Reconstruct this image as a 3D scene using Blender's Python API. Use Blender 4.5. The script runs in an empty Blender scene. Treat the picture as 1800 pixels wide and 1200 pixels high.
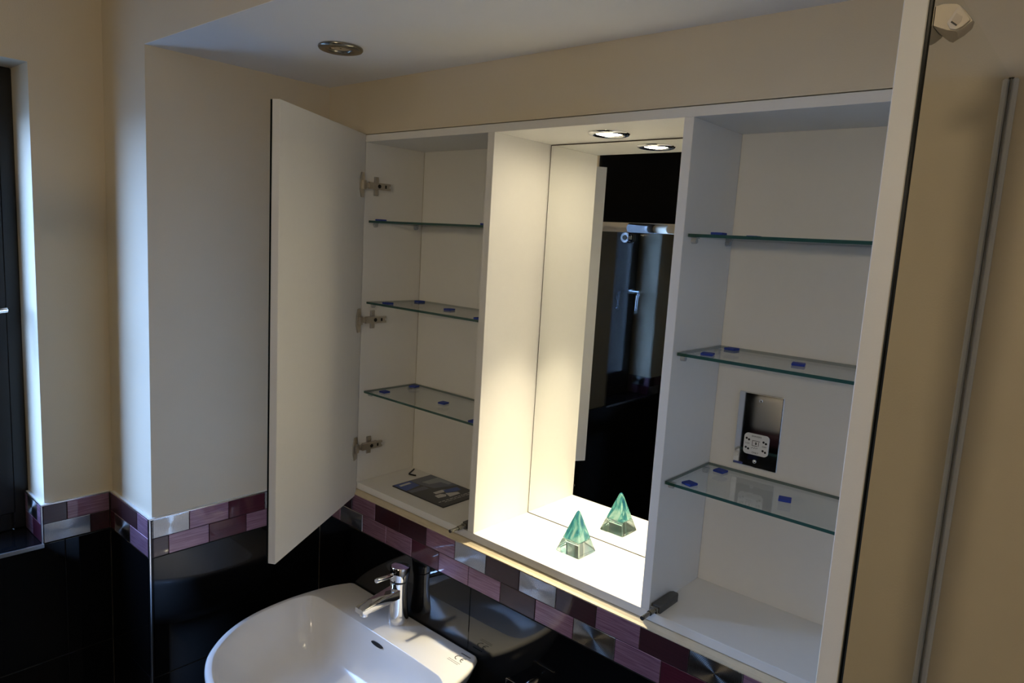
import bpy, bmesh, math, random
from mathutils import Vector, Matrix

random.seed(7)
scene = bpy.context.scene
COL = scene.collection

# ------------------------------------------------------------------ camera
CAM_R = Vector((0.74841419, 0.66067023, 0.05823269))
CAM_U = Vector((-0.13739277, 0.0685433, 0.98814222))
CAM_F = Vector((-0.64884468, 0.74754041, -0.14207009))
CAM_POS = Vector((1.49338709, -1.11452393, 0.6690061))
cam_data = bpy.data.cameras.new('camera')
cam_data.sensor_width = 36.0
cam_data.lens = 24.649357
cam_data.clip_start = 0.01
cam = bpy.data.objects.new('camera', cam_data)
COL.objects.link(cam)
cam.matrix_world = Matrix(((CAM_R.x, CAM_U.x, -CAM_F.x, CAM_POS.x),
                           (CAM_R.y, CAM_U.y, -CAM_F.y, CAM_POS.y),
                           (CAM_R.z, CAM_U.z, -CAM_F.z, CAM_POS.z),
                           (0, 0, 0, 1)))
scene.camera = cam

# ------------------------------------------------------------------ view, world, lights
scene.view_settings.view_transform = 'Standard'
scene.view_settings.look = 'None'
scene.view_settings.gamma = 1.0
scene.view_settings.use_curve_mapping = False
scene.view_settings.exposure = 0.0

SKY_STRENGTH = 33.0
SPOT_POWER = 2.4          # niche downlight (W)
LENS_STRENGTH = 105.0     # wide spill of the same downlight, given off by its lens
GLOBE_STRENGTH = 88.0     # added globe behind the camera, fills in warm room light

world = bpy.data.worlds.new('dusk_sky')
scene.world = world
world.use_nodes = True
wt = world.node_tree
wt.nodes.clear()
w_out = wt.nodes.new('ShaderNodeOutputWorld')
w_bg = wt.nodes.new('ShaderNodeBackground')
w_tc = wt.nodes.new('ShaderNodeTexCoord')
w_sep = wt.nodes.new('ShaderNodeSeparateXYZ')
w_ramp = wt.nodes.new('ShaderNodeValToRGB')
wt.links.new(w_tc.outputs['Generated'], w_sep.inputs[0])
wt.links.new(w_sep.outputs['Z'], w_ramp.inputs[0])
w_ramp.color_ramp.elements[0].position = 0.0
w_ramp.color_ramp.elements[0].color = (0.36, 0.58, 1.0, 1)
w_ramp.color_ramp.elements[1].position = 1.0
w_ramp.color_ramp.elements[1].color = (0.24, 0.46, 1.0, 1)
wt.links.new(w_ramp.outputs[0], w_bg.inputs['Color'])
w_bg.inputs['Strength'].default_value = SKY_STRENGTH
wt.links.new(w_bg.outputs[0], w_out.inputs[0])


def area_disk(name, loc, size, power, color, spread_deg):
    d = bpy.data.lights.new(name, 'AREA')
    d.shape = 'DISK'
    d.size = size
    d.energy = power
    d.color = color
    d.spread = math.radians(spread_deg)
    o = bpy.data.objects.new(name, d)
    o.location = loc
    COL.objects.link(o)
    return o


# the window's sky portal only steers sampling of the sky; it gives off nothing itself
portal_d = bpy.data.lights.new('window_portal', 'AREA')
portal_d.shape = 'RECTANGLE'
portal_d.size = 0.9
portal_d.size_y = 0.31
portal_d.cycles.is_portal = True
portal = bpy.data.objects.new('window_portal', portal_d)
portal.location = (-0.563, -0.855, 0.44)
portal.rotation_euler = (0, -math.pi / 2, 0)
COL.objects.link(portal)

# ------------------------------------------------------------------ materials
MATS = {}


def new_mat(name):
    m = bpy.data.materials.new(name)
    m.use_nodes = True
    MATS[name] = m
    return m, m.node_tree, m.node_tree.nodes['Principled BSDF']


def srgb(r, g, b):
    def f(c):
        c /= 255.0
        return c / 12.92 if c <= 0.04045 else ((c + 0.055) / 1.055) ** 2.4
    return (f(r), f(g), f(b), 1)


def simple(name, color, rough=0.5, metal=0.0, noise=0.0, nscale=40.0, bump=0.0, bscale=200.0, coat=0.0, spec=0.5):
    m, t, b = new_mat(name)
    col = color if len(color) == 4 else (*color, 1)
    b.inputs['Base Color'].default_value = col
    b.inputs['Roughness'].default_value = rough
    b.inputs['Metallic'].default_value = metal
    b.inputs['Coat Weight'].default_value = coat
    b.inputs['Coat Roughness'].default_value = 0.03
    b.inputs['Specular IOR Level'].default_value = spec
    tc = t.nodes.new('ShaderNodeTexCoord')
    if noise > 0:
        n = t.nodes.new('ShaderNodeTexNoise')
        n.inputs['Scale'].default_value = nscale
        n.inputs['Detail'].default_value = 4
        t.links.new(tc.outputs['Object'], n.inputs['Vector'])
        r = t.nodes.new('ShaderNodeMapRange')
        r.inputs['To Min'].default_value = 1 - noise
        r.inputs['To Max'].default_value = 1 + noise
        t.links.new(n.outputs['Fac'], r.inputs['Value'])
        mx = t.nodes.new('ShaderNodeVectorMath')
        mx.operation = 'SCALE'
        mx.inputs[0].default_value = col[:3]
        t.links.new(r.outputs[0], mx.inputs['Scale'])
        t.links.new(mx.outputs[0], b.inputs['Base Color'])
    if bump > 0:
        n2 = t.nodes.new('ShaderNodeTexNoise')
        n2.inputs['Scale'].default_value = bscale
        n2.inputs['Detail'].default_value = 3
        t.links.new(tc.outputs['Object'], n2.inputs['Vector'])
        bp = t.nodes.new('ShaderNodeBump')
        bp.inputs['Strength'].default_value = bump
        bp.inputs['Distance'].default_value = 0.002
        t.links.new(n2.outputs['Fac'], bp.inputs['Height'])
        t.links.new(bp.outputs[0], b.inputs['Normal'])
    return m


simple('wall_paint', (0.68, 0.59, 0.44), 0.6, noise=0.03, nscale=9, bump=0.12, bscale=350)
simple('ceiling_paint', (0.87, 0.85, 0.82), 0.7, noise=0.02, nscale=9, bump=0.1, bscale=300)
simple('reveal_paint', (0.78, 0.78, 0.77), 0.5, noise=0.02, nscale=9, bump=0.1, bscale=300)
simple('white_board', (0.80, 0.785, 0.75), 0.42, noise=0.015, nscale=60, bump=0.05, bscale=500)
simple('sealant', (0.72, 0.73, 0.75), 0.25, noise=0.02)
simple('outdoor_ground', (0.13, 0.14, 0.13), 0.9, noise=0.2, nscale=1)
simple('sky_blocker_dark', (0.006, 0.005, 0.005), 0.9, noise=0.2, nscale=6)
simple('slab_white', (0.75, 0.74, 0.72), 0.9, bump=0.4, bscale=400)
simple('slab_plum', (0.05, 0.015, 0.03), 0.9, bump=0.4, bscale=400)
simple('caulk', (0.60, 0.52, 0.37), 0.45, noise=0.12, nscale=30, bump=0.3, bscale=60)
simple('black_tile', (0.004, 0.004, 0.0045), 0.035, noise=0.2, nscale=600)
simple('grout', (0.012, 0.006, 0.009), 0.8, noise=0.2, nscale=200)
simple('dark_grout', (0.006, 0.006, 0.006), 0.8, noise=0.2, nscale=200)
simple('chrome', (0.86, 0.86, 0.87), 0.05, 1.0)
simple('trim_metal', (0.80, 0.80, 0.82), 0.22, 1.0)
simple('brushed_steel', (0.27, 0.255, 0.22), 0.25, 1.0, noise=0.08, nscale=300)
simple('hinge_steel', (0.50, 0.46, 0.40), 0.3, 1.0, noise=0.1, nscale=200)
simple('mirror_glass', (0.93, 0.94, 0.92), 0.002, 1.0)
simple('mirror_backing', (0.075, 0.055, 0.035), 0.6, noise=0.1)
simple('mirror_edge', (0.004, 0.005, 0.0045), 0.15)
simple('ceramic', (0.78, 0.77, 0.75), 0.13, noise=0.01)
simple('window_frame_paint', (0.007, 0.007, 0.008), 0.35, noise=0.1, nscale=50)
simple('blue_foam', (0.010, 0.036, 0.27), 0.7, noise=0.15, nscale=300, bump=0.3, bscale=600)
simple('dark_plastic', (0.028, 0.028, 0.028), 0.45, noise=0.08, nscale=200)
simple('grey_plastic', (0.075, 0.073, 0.068), 0.5, noise=0.05, nscale=200)
simple('black_steel', (0.015, 0.013, 0.011), 0.4, 0.3)
simple('cream_plastic', (0.72, 0.64, 0.53), 0.38, noise=0.02)
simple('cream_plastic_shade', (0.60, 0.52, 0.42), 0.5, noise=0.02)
simple('insert_white', (0.80, 0.80, 0.79), 0.4, noise=0.01)
simple('print_grey', (0.09, 0.09, 0.09), 0.6)
simple('slot_black', (0.006, 0.006, 0.006), 0.5)
simple('print_black', (0.008, 0.008, 0.008), 0.6)
simple('paper_dark', (0.022, 0.024, 0.034), 0.3, noise=0.35, nscale=25)
simple('paper_mid', (0.10, 0.12, 0.17), 0.3, noise=0.25, nscale=25)
simple('paper_pale', (0.30, 0.33, 0.36), 0.3, noise=0.2, nscale=20)
simple('paper_blue', (0.02, 0.075, 0.36), 0.3, noise=0.2, nscale=30)
simple('paper_white', (0.62, 0.62, 0.60), 0.35, noise=0.1, nscale=60)
simple('floor_tile', (0.01, 0.01, 0.011), 0.08, noise=0.2)
simple('clear_plastic', (0.45, 0.46, 0.46), 0.2, noise=0.05)


def lens_mat():
    m, t, b = new_mat('lamp_lens')
    b.inputs['Base Color'].default_value = (0.9, 0.9, 0.85, 1)
    b.inputs['Emission Color'].default_value = (1.0, 0.86, 0.60, 1)
    b.inputs['Emission Strength'].default_value = LENS_STRENGTH


lens_mat()


def globe_mat():
    m, t, b = new_mat('fill_glow')
    b.inputs['Base Color'].default_value = (0.9, 0.88, 0.84, 1)
    b.inputs['Emission Color'].default_value = (1.0, 0.82, 0.55, 1)
    b.inputs['Emission Strength'].default_value = GLOBE_STRENGTH


globe_mat()


def thin_glass(name, tint, gloss_rough=0.0, ior=1.5):
    m, t, b = new_mat(name)
    t.nodes.remove(b)
    out = t.nodes['Material Output']
    tr = t.nodes.new('ShaderNodeBsdfTransparent')
    tr.inputs[0].default_value = (*tint, 1)
    gl = t.nodes.new('ShaderNodeBsdfGlossy')
    gl.inputs['Roughness'].default_value = gloss_rough
    fr = t.nodes.new('ShaderNodeFresnel')
    # the Fresnel node flips its index on back faces; feed it the inverse there so both faces of the pane behave alike
    ge = t.nodes.new('ShaderNodeNewGeometry')
    im = t.nodes.new('ShaderNodeMapRange')
    im.inputs['To Min'].default_value = ior
    im.inputs['To Max'].default_value = 1.0 / ior
    t.links.new(ge.outputs['Backfacing'], im.inputs['Value'])
    t.links.new(im.outputs[0], fr.inputs['IOR'])
    mx = t.nodes.new('ShaderNodeMixShader')
    t.links.new(fr.outputs[0], mx.inputs[0])
    t.links.new(tr.outputs[0], mx.inputs[1])
    t.links.new(gl.outputs[0], mx.inputs[2])
    t.links.new(mx.outputs[0], out.inputs['Surface'])
    return m


thin_glass('shelf_glass', (0.97, 0.985, 0.975))
thin_glass('window_glass', (0.96, 0.97, 0.98))
thin_glass('screen_glass', (0.90, 0.93, 0.93), ior=1.75)
simple('glass_edge', (0.030, 0.085, 0.07), 0.15, noise=0.15, nscale=60)


def pyramid_mat(name, a, b_, c, clear):
    m, t, b = new_mat(name)
    tc = t.nodes.new('ShaderNodeTexCoord')
    mp = t.nodes.new('ShaderNodeMapping')
    mp.inputs['Scale'].default_value = (60, 60, 16)
    n = t.nodes.new('ShaderNodeTexNoise')
    n.inputs['Scale'].default_value = 1.0
    n.inputs['Detail'].default_value = 5
    n.inputs['Distortion'].default_value = 1.2
    r = t.nodes.new('ShaderNodeValToRGB')
    e = r.color_ramp.elements
    e[0].position = 0.34
    e[0].color = (*a, 1)
    e[1].position = 0.66
    e[1].color = (*c, 1)
    k = r.color_ramp.elements.new(0.5)
    k.color = (*b_, 1)
    t.links.new(tc.outputs['Object'], mp.inputs['Vector'])
    t.links.new(mp.outputs[0], n.inputs['Vector'])
    t.links.new(n.outputs['Fac'], r.inputs[0])
    t.links.new(r.outputs[0], b.inputs['Base Color'])
    b.inputs['Roughness'].default_value = 0.04
    b.inputs['IOR'].default_value = 1.48
    b.inputs['Transmission Weight'].default_value = clear
    return m


pyramid_mat('pyramid_teal', (0.01, 0.15, 0.26), (0.12, 0.42, 0.40), (0.55, 0.78, 0.70), 0.60)
pyramid_mat('pyramid_clear', (0.30, 0.66, 0.64), (0.70, 0.88, 0.85), (0.92, 0.97, 0.95), 0.95)


def glass_tile_mat(name, ca, cb, metal, streak):
    m, t, b = new_mat(name)
    tc = t.nodes.new('ShaderNodeTexCoord')
    mp = t.nodes.new('ShaderNodeMapping')
    mp.inputs['Scale'].default_value = (18, 420, 1)
    oi = t.nodes.new('ShaderNodeObjectInfo')
    add = t.nodes.new('ShaderNodeVectorMath')
    add.operation = 'ADD'
    n = t.nodes.new('ShaderNodeTexNoise')
    n.inputs['Scale'].default_value = 1.0
    n.inputs['Detail'].default_value = 5
    r = t.nodes.new('ShaderNodeValToRGB')
    r.color_ramp.elements[0].position = 0.5 - 0.5 * streak
    r.color_ramp.elements[1].position = 0.5 + 0.5 * streak
    r.color_ramp.elements[0].color = (*ca, 1)
    r.color_ramp.elements[1].color = (*cb, 1)
    t.links.new(tc.outputs['Object'], mp.inputs['Vector'])
    t.links.new(mp.outputs[0], add.inputs[0])
    mul = t.nodes.new('ShaderNodeMath')
    mul.operation = 'MULTIPLY'
    mul.inputs[1].default_value = 50
    t.links.new(oi.outputs['Random'], mul.inputs[0])
    t.links.new(mul.outputs[0], add.inputs[1])
    t.links.new(add.outputs[0], n.inputs['Vector'])
    t.links.new(n.outputs['Fac'], r.inputs[0])
    t.links.new(r.outputs[0], b.inputs['Base Color'])
    b.inputs['Metallic'].default_value = metal
    b.inputs['Roughness'].default_value = 0.42
    b.inputs['Coat Weight'].default_value = 1.0
    b.inputs['Coat Roughness'].default_value = 0.02
    return m


glass_tile_mat('tile_mauve', (0.23, 0.105, 0.17), (0.43, 0.25, 0.33), 0.45, 0.4)
glass_tile_mat('tile_plum', (0.034, 0.010, 0.014), (0.055, 0.016, 0.022), 0.1, 0.5)
glass_tile_mat('tile_burgundy', (0.075, 0.010, 0.022), (0.11, 0.018, 0.036), 0.3, 0.5)


def silver_tile_mat():
    m, t, b = new_mat('tile_silver')
    b.inputs['Base Color'].default_value = (0.60, 0.58, 0.56, 1)
    b.inputs['Metallic'].default_value = 1.0
    b.inputs['Roughness'].default_value = 0.30
    b.inputs['Anisotropic'].default_value = 0.88
    tg = t.nodes.new('ShaderNodeTangent')
    tg.direction_type = 'RADIAL'
    tg.axis = 'Z'
    t.links.new(tg.outputs[0], b.inputs['Tangent'])
    tc = t.nodes.new('ShaderNodeTexCoord')
    w = t.nodes.new('ShaderNodeTexWave')
    w.wave_type = 'RINGS'
    w.rings_direction = 'Z'
    w.inputs['Scale'].default_value = 120
    w.inputs['Distortion'].default_value = 1.5
    w.inputs['Detail'].default_value = 3
    t.links.new(tc.outputs['Object'], w.inputs['Vector'])
    r = t.nodes.new('ShaderNodeMapRange')
    r.inputs['To Min'].default_value = 0.27
    r.inputs['To Max'].default_value = 0.36
    b.inputs['Anisotropic Rotation'].default_value = 0.25
    t.links.new(w.outputs['Fac'], r.inputs['Value'])
    t.links.new(r.outputs[0], b.inputs['Roughness'])


silver_tile_mat()


def M(n):
    return MATS[n]


# ------------------------------------------------------------------ mesh helpers
def bm_new():
    return bmesh.new()


def box(bm, x0, x1, y0, y1, z0, z1, mi=0):
    vs = [bm.verts.new(p) for p in ((x0, y0, z0), (x1, y0, z0), (x1, y1, z0), (x0, y1, z0),
                                    (x0, y0, z1), (x1, y0, z1), (x1, y1, z1), (x0, y1, z1))]
    for f in ((0, 3, 2, 1), (4, 5, 6, 7), (0, 1, 5, 4), (1, 2, 6, 5), (2, 3, 7, 6), (3, 0, 4, 7)):
        fc = bm.faces.new([vs[i] for i in f])
        fc.material_index = mi
    return vs


def bevel(bm, w, seg=2):
    bmesh.ops.bevel(bm, geom=list(bm.edges), offset=w, segments=seg, profile=0.5, affect='EDGES', clamp_overlap=True)


def prism(bm, poly, axis, a, b, mi=0):
    """extrude a 2-D polygon along an axis from a to b"""
    def P(p, h):
        return {'x': (h, p[0], p[1]), 'y': (p[0], h, p[1]), 'z': (p[0], p[1], h)}[axis]
    lo = [bm.verts.new(P(p, a)) for p in poly]
    hi = [bm.verts.new(P(p, b)) for p in poly]
    n = len(poly)
    fs = [bm.faces.new(lo[::-1]), bm.faces.new(hi)]
    for i in range(n):
        fs.append(bm.faces.new((lo[i], lo[(i + 1) % n], hi[(i + 1) % n], hi[i])))
    for f in fs:
        f.material_index = mi
    bmesh.ops.recalc_face_normals(bm, faces=fs)


def frame_of(d):
    d = Vector(d).normalized()
    a = Vector((0, 0, 1)) if abs(d.z) < 0.9 else Vector((1, 0, 0))
    u = d.cross(a).normalized()
    return d, u, d.cross(u).normalized()


def rings_mesh(bm, rings, cap0=True, cap1=True, mi=0):
    vv = [[bm.verts.new(p) for p in r] for r in rings]
    n = len(vv[0])
    fs = []
    for a, b in zip(vv, vv[1:]):
        for i in range(n):
            fs.append(bm.faces.new((a[i], a[(i + 1) % n], b[(i + 1) % n], b[i])))
    if cap0:
        fs.append(bm.faces.new(vv[0][::-1]))
    if cap1:
        fs.append(bm.faces.new(vv[-1]))
    for f in fs:
        f.material_index = mi
    return fs


def tube(bm, p0, p1, r0, r1=None, n=20, mi=0):
    r1 = r0 if r1 is None else r1
    p0, p1 = Vector(p0), Vector(p1)
    d, u, w = frame_of(p1 - p0)
    R = []
    for p, r in ((p0, r0), (p1, r1)):
        R.append([p + (u * math.cos(2 * math.pi * i / n) + w * math.sin(2 * math.pi * i / n)) * r for i in range(n)])
    fs = rings_mesh(bm, R, mi=mi)
    bmesh.ops.recalc_face_normals(bm, faces=fs)


def sweep(bm, pts, r, n=12):
    pts = [Vector(p) for p in pts]
    R = []
    for i, p in enumerate(pts):
        a = pts[max(i - 1, 0)]
        b = pts[min(i + 1, len(pts) - 1)]
        d, u, w = frame_of(b - a)
        rr = r[i] if isinstance(r, (list, tuple)) else r
        R.append([p + (u * math.cos(2 * math.pi * k / n) + w * math.sin(2 * math.pi * k / n)) * rr for k in range(n)])
    fs = rings_mesh(bm, R)
    bmesh.ops.recalc_face_normals(bm, faces=fs)


def lathe(bm, prof, n=40, centre=(0, 0, 0), cap0=True, cap1=True):
    c = Vector(centre)
    R = [[c + Vector((r * math.cos(2 * math.pi * i / n), r * math.sin(2 * math.pi * i / n), z)) for i in range(n)] for r, z in prof]
    fs = rings_mesh(bm, R, cap0, cap1)
    bmesh.ops.recalc_face_normals(bm, faces=fs)


def link(name, bm, mats, parent=None, loc=(0, 0, 0), rot=None, smooth=None):
    me = bpy.data.meshes.new(name)
    bm.to_mesh(me)
    bm.free()
    for m in (mats if isinstance(mats, (list, tuple)) else [mats]):
        me.materials.append(M(m))
    if smooth is not None:
        me.polygons.foreach_set('use_smooth', [True] * len(me.polygons))
        me.set_sharp_from_angle(angle=math.radians(smooth))
    o = bpy.data.objects.new(name, me)
    o.location = loc
    if rot is not None:
        o.rotation_euler = rot
    COL.objects.link(o)
    if parent is not None:
        o.parent = parent
    return o


def thing(name, label, cat, loc=(0, 0, 0), rotz=0.0, group=None):
    o = bpy.data.objects.new(name, None)
    o.empty_display_size = 0.05
    o.location = loc
    o.rotation_euler = (0, 0, rotz)
    COL.objects.link(o)
    return tag(o, label, cat, group)


def tag(o, label, cat, group=None):
    o['label'] = label
    o['category'] = cat
    if group:
        o['group'] = group
    return o


def structure(o, label=None):
    o['kind'] = 'structure'
    if label:
        o['label'] = label
    return o


def boxpart(name, dims, mats, parent=None, bev=0.0, seg=2, loc=(0, 0, 0), rot=None):
    bm = bm_new()
    box(bm, *dims)
    if bev:
        bevel(bm, bev, seg)
    return link(name, bm, mats, parent, loc, rot)


def text_mesh(name, body, size, mats, parent, mat_world_local, depth=0.0002, align='CENTER'):
    cu = bpy.data.curves.new(name, 'FONT')
    cu.body = body
    cu.size = size
    cu.align_x = align
    cu.align_y = 'CENTER'
    cu.extrude = depth
    tmp = bpy.data.objects.new(name + '_tmp', cu)
    COL.objects.link(tmp)
    bpy.context.view_layer.update()
    dg = bpy.context.evaluated_depsgraph_get()
    me = bpy.data.meshes.new_from_object(tmp.evaluated_get(dg))
    COL.objects.unlink(tmp)
    bpy.data.objects.remove(tmp)
    me.materials.clear()
    me.materials.append(M(mats))
    o = bpy.data.objects.new(name, me)
    COL.objects.link(o)
    o.parent = parent
    o.matrix_local = mat_world_local
    return o


# ------------------------------------------------------------------ key dimensions (metres)
FLOOR = -1.13
XW = -0.409          # plaster of the window wall
XL = -0.1635         # plaster of the alcove's left return
YP = -0.466          # plaster of the pier / bulkhead
TP = 0.010           # how far the tiling stands proud of the plaster
SOFFIT = 1.0402
TOPC = 1.30
XR = 2.25            # right wall
YF = -2.12           # far wall (behind the shower)
YS = -1.2345         # shower screen
BAND_T, BAND_M, BAND_B = -0.031, -0.0775, -0.1255
OUTL, OUTR = -0.018, 1.345
CT, CTO = 0.8938, 0.9109
CB = -0.018
ROWS = [-0.1255, -0.434, -0.742, -1.05, FLOOR]

# ------------------------------------------------------------------ room shell
bm = bm_new()
box(bm, XL, OUTL - 0.0015, 0, 0.22, FLOOR, SOFFIT)
box(bm, OUTR + 0.0015, XR, 0, 0.22, FLOOR, SOFFIT)
box(bm, OUTL - 0.0015, OUTR + 0.0015, 0, 0.22, CTO + 0.0015, SOFFIT)
box(bm, OUTL - 0.0015, OUTR + 0.0015, 0, 0.22, FLOOR, CB - 0.0015)
box(bm, OUTL - 0.0015, OUTR + 0.0015, 0.215, 0.24, CB - 0.0015, CTO + 0.0015)
wall_back = structure(link('wall_back', bm, 'wall_paint'))

bm = bm_new()
box(bm, -0.60, XL, YP, 0.22, FLOOR, SOFFIT + 0.001)
wall_pier = structure(link('wall_left', bm, 'wall_paint'), 'cream pier wall that closes the left end of the alcove')

WY0, WY1 = -0.6188, -1.04      # window opening
WZ1 = 0.9995
bm = bm_new()
box(bm, -0.566, XW, WY0, YP, FLOOR, TOPC)
box(bm, -0.566, XW, YF, WY1, FLOOR, TOPC)
box(bm, -0.566, XW, WY1, WY0, FLOOR, BAND_B - 0.012)
box(bm, -0.566, XW, WY1, WY0, WZ1, TOPC)
wall_window = structure(link('wall_window', bm, 'wall_paint'))

bm = bm_new()
box(bm, -0.60, XR, YP, 0.22, SOFFIT + 0.001, TOPC)
wall_bulk = structure(link('wall_bulkhead', bm, 'wall_paint'))
bm = bm_new()
box(bm, XL, XR, YP + 0.0002, 0.0, SOFFIT, SOFFIT + 0.001)
structure(link('ceiling', bm, 'ceiling_paint'), 'white painted lowered ceiling of the alcove')
bm = bm_new()
box(bm, -0.60, XR, YF, YP, TOPC, TOPC + 0.05)
structure(link('ceiling', bm, 'ceiling_paint'))
bm = bm_new()
box(bm, XR, XR + 0.1, YF, 0.22, FLOOR, TOPC)
structure(link('wall_right', bm, 'wall_paint'))
bm = bm_new()
box(bm, XW, XR, YF - 0.1, YF, FLOOR, TOPC)
structure(link('wall_front', bm, 'black_tile'), 'black tiled wall inside the shower')
bm = bm_new()
box(bm, XW, XW + TP, YF, YS, FLOOR, TOPC)
structure(link('wall_shower', bm, 'black_tile'), 'black tiled side wall inside the shower')
bm = bm_new()
box(bm, XW, XR, YF, 0, FLOOR - 0.05, FLOOR)
structure(link('floor', bm, 'floor_tile'))

# outside: the ground a storey below and an added unseen wall that blocks the sky on one side
bm = bm_new()
box(bm, -60, -0.62, -60, 60, -4.1, -4.0)
structure(link('ground', bm, 'outdoor_ground'), 'dark ground outside the window')
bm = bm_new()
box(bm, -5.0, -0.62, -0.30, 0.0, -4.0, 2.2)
structure(link('sky_blocker', bm, 'sky_blocker_dark'), 'added dark wall outside the window that blocks the sky')

# ------------------------------------------------------------------ tiling
# every tile is a small bevelled slab built in its own XY plane (Z = out of the wall)
TILE_CACHE = {}


def tile_mesh(w, h, t, mat, bev):
    key = (round(w, 4), round(h, 4), t, mat)
    if key in TILE_CACHE:
        return TILE_CACHE[key]
    bm = bm_new()
    a, b = w / 2, h / 2
    lo = [bm.verts.new(p) for p in ((-a, -b, 0), (a, -b, 0), (a, b, 0), (-a, b, 0))]
    mid = [bm.verts.new(p) for p in ((-a, -b, t - bev), (a, -b, t - bev), (a, b, t - bev), (-a, b, t - bev))]
    top = [bm.verts.new(p) for p in ((-a + bev, -b + bev, t), (a - bev, -b + bev, t), (a - bev, b - bev, t), (-a + bev, b - bev, t))]
    for i in range(4):
        j = (i + 1) % 4
        bm.faces.new((lo[i], lo[j], mid[j], mid[i]))
        bm.faces.new((mid[i], mid[j], top[j], top[i]))
    bm.faces.new(top)
    me = bpy.data.meshes.new('tile')
    bm.to_mesh(me)
    bm.free()
    me.materials.append(M(mat))
    TILE_CACHE[key] = me
    return me


def add_tile(parent, u0, u1, z0, z1, plane, side, mat, t=0.009, gap=0.0012, bev=0.0008):
    """side 'y-': wall faces -y, u = x.   side 'x+': wall faces +x, u = y."""
    w, h = (u1 - u0) - gap, (z1 - z0) - gap
    if w < 0.004 or h < 0.004:
        return None
    o = bpy.data.objects.new('tile', tile_mesh(w, h, t, mat, bev))
    uc, zc = (u0 + u1) / 2, (z0 + z1) / 2
    if side == 'y-':
        # local X -> +x, local Y -> +z, local Z -> -y
        o.matrix_world = Matrix(((1, 0, 0, uc), (0, 0, -1, plane + t), (0, 1, 0, zc), (0, 0, 0, 1)))
    else:
        # local X -> +y, local Y -> +z, local Z -> +x
        o.matrix_world = Matrix(((0, 0, 1, plane - t), (1, 0, 0, uc), (0, 1, 0, zc), (0, 0, 0, 1)))
    COL.objects.link(o)
    o.parent = parent
    if mat == 'tile_silver':
        o['label'] = 'brushed silver metal tile'
    return o


def grout_bed(parent, u0, u1, z0, z1, plane, side, mat='grout'):
    bm = bm_new()
    if side == 'y-':
        box(bm, u0, u1, plane + 0.0012, plane + 0.0095, z0, z1)
    else:
        box(bm, plane - 0.0095, plane - 0.0012, u0, u1, z0, z1)
    return link('grout', bm, mat, parent)


S, MV, PL, BU = 'tile_silver', 'tile_mauve', 'tile_plum', 'tile_burgundy'


def band(parent, joints, kinds, z0, z1, plane, side, lo, hi):
    for (a, b), k in zip(zip(joints, joints[1:]), kinds):
        a2, b2 = max(a, lo), min(b, hi)
        if b2 - a2 > 0.006:
            add_tile(parent, a2, b2, z0, z1, plane, side, k)


YB = -TP
XRET = XL + TP
XWIN = XW + TP
YPIER = YP - TP
BX1 = 1.75
# back wall
gb = grout_bed(wall_back, XRET, BX1, BAND_B, BAND_T - 0.0005, YB, 'y-')
tj = [-0.205 + 0.1 * i for i in range(22)]
tk = [MV, PL, MV, PL, PL, MV, S, PL, S, PL, MV, PL, S, MV, PL, S, MV, PL, MV, S, PL]
band(wall_back, tj, tk, BAND_M, BAND_T, YB, 'y-', XRET, BX1)
bj = [-0.257 + 0.1 * i for i in range(22)]
bk = [PL, MV, S, MV, MV, BU, MV, MV, PL, MV, S, MV, BU, MV, PL, S, MV, PL, MV, S, PL]
band(wall_back, bj, bk, BAND_B, BAND_M, YB, 'y-', XRET, BX1)
grout_bed(wall_back, XRET, BX1, FLOOR, ROWS[0], YB, 'y-', 'dark_grout')
bigj = [XRET, 0.454, 1.054, 1.654, BX1]
for a, b in zip(bigj, bigj[1:]):
    for z1, z0 in zip(ROWS, ROWS[1:]):
        add_tile(wall_back, a, b, z0, z1, YB, 'y-', 'black_tile', gap=0.0016)
# left return of the alcove (faces +x)
grout_bed(wall_pier, YPIER, YB, BAND_B, BAND_T - 0.0005, XRET, 'x+')
band(wall_pier, [-0.482, -0.382, -0.282, -0.182, -0.082, 0.02], [S, MV, BU, S, MV], BAND_M, BAND_T, XRET, 'x+', YPIER + 0.004, YB - 0.001)
band(wall_pier, [-0.532, -0.432, -0.333, -0.234, -0.134, -0.034, 0.05], [PL, MV, BU, MV, PL, MV], BAND_B, BAND_M, XRET, 'x+', YPIER + 0.004, YB - 0.001)
grout_bed(wall_pier, YPIER, YB, FLOOR, ROWS[0], XRET, 'x+', 'dark_grout')
for z1, z0 in zip(ROWS, ROWS[1:]):
    add_tile(wall_pier, YPIER + 0.004, YB - 0.001, z0, z1, XRET, 'x+', 'black_tile', gap=0.0016)
# front of the pier (faces -y)
grout_bed(wall_pier, XWIN, XRET, BAND_B, BAND_T - 0.0005, YPIER, 'y-')
band(wall_pier, [XWIN, -0.3254, -0.2254, XRET], [PL, PL, MV], BAND_M, BAND_T, YPIER, 'y-', XWIN + 0.001, XRET - 0.004)
band(wall_pier, [XWIN, -0.372, -0.272, XRET], [BU, S, MV], BAND_B, BAND_M, YPIER, 'y-', XWIN + 0.001, XRET - 0.004)
grout_bed(wall_pier, XWIN, XRET, FLOOR, ROWS[0], YPIER, 'y-', 'dark_grout')
for z1, z0 in zip(ROWS, ROWS[1:]):
    add_tile(wall_pier, XWIN + 0.001, XRET - 0.004, z0, z1, YPIER, 'y-', 'black_tile', gap=0.0016)
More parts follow.
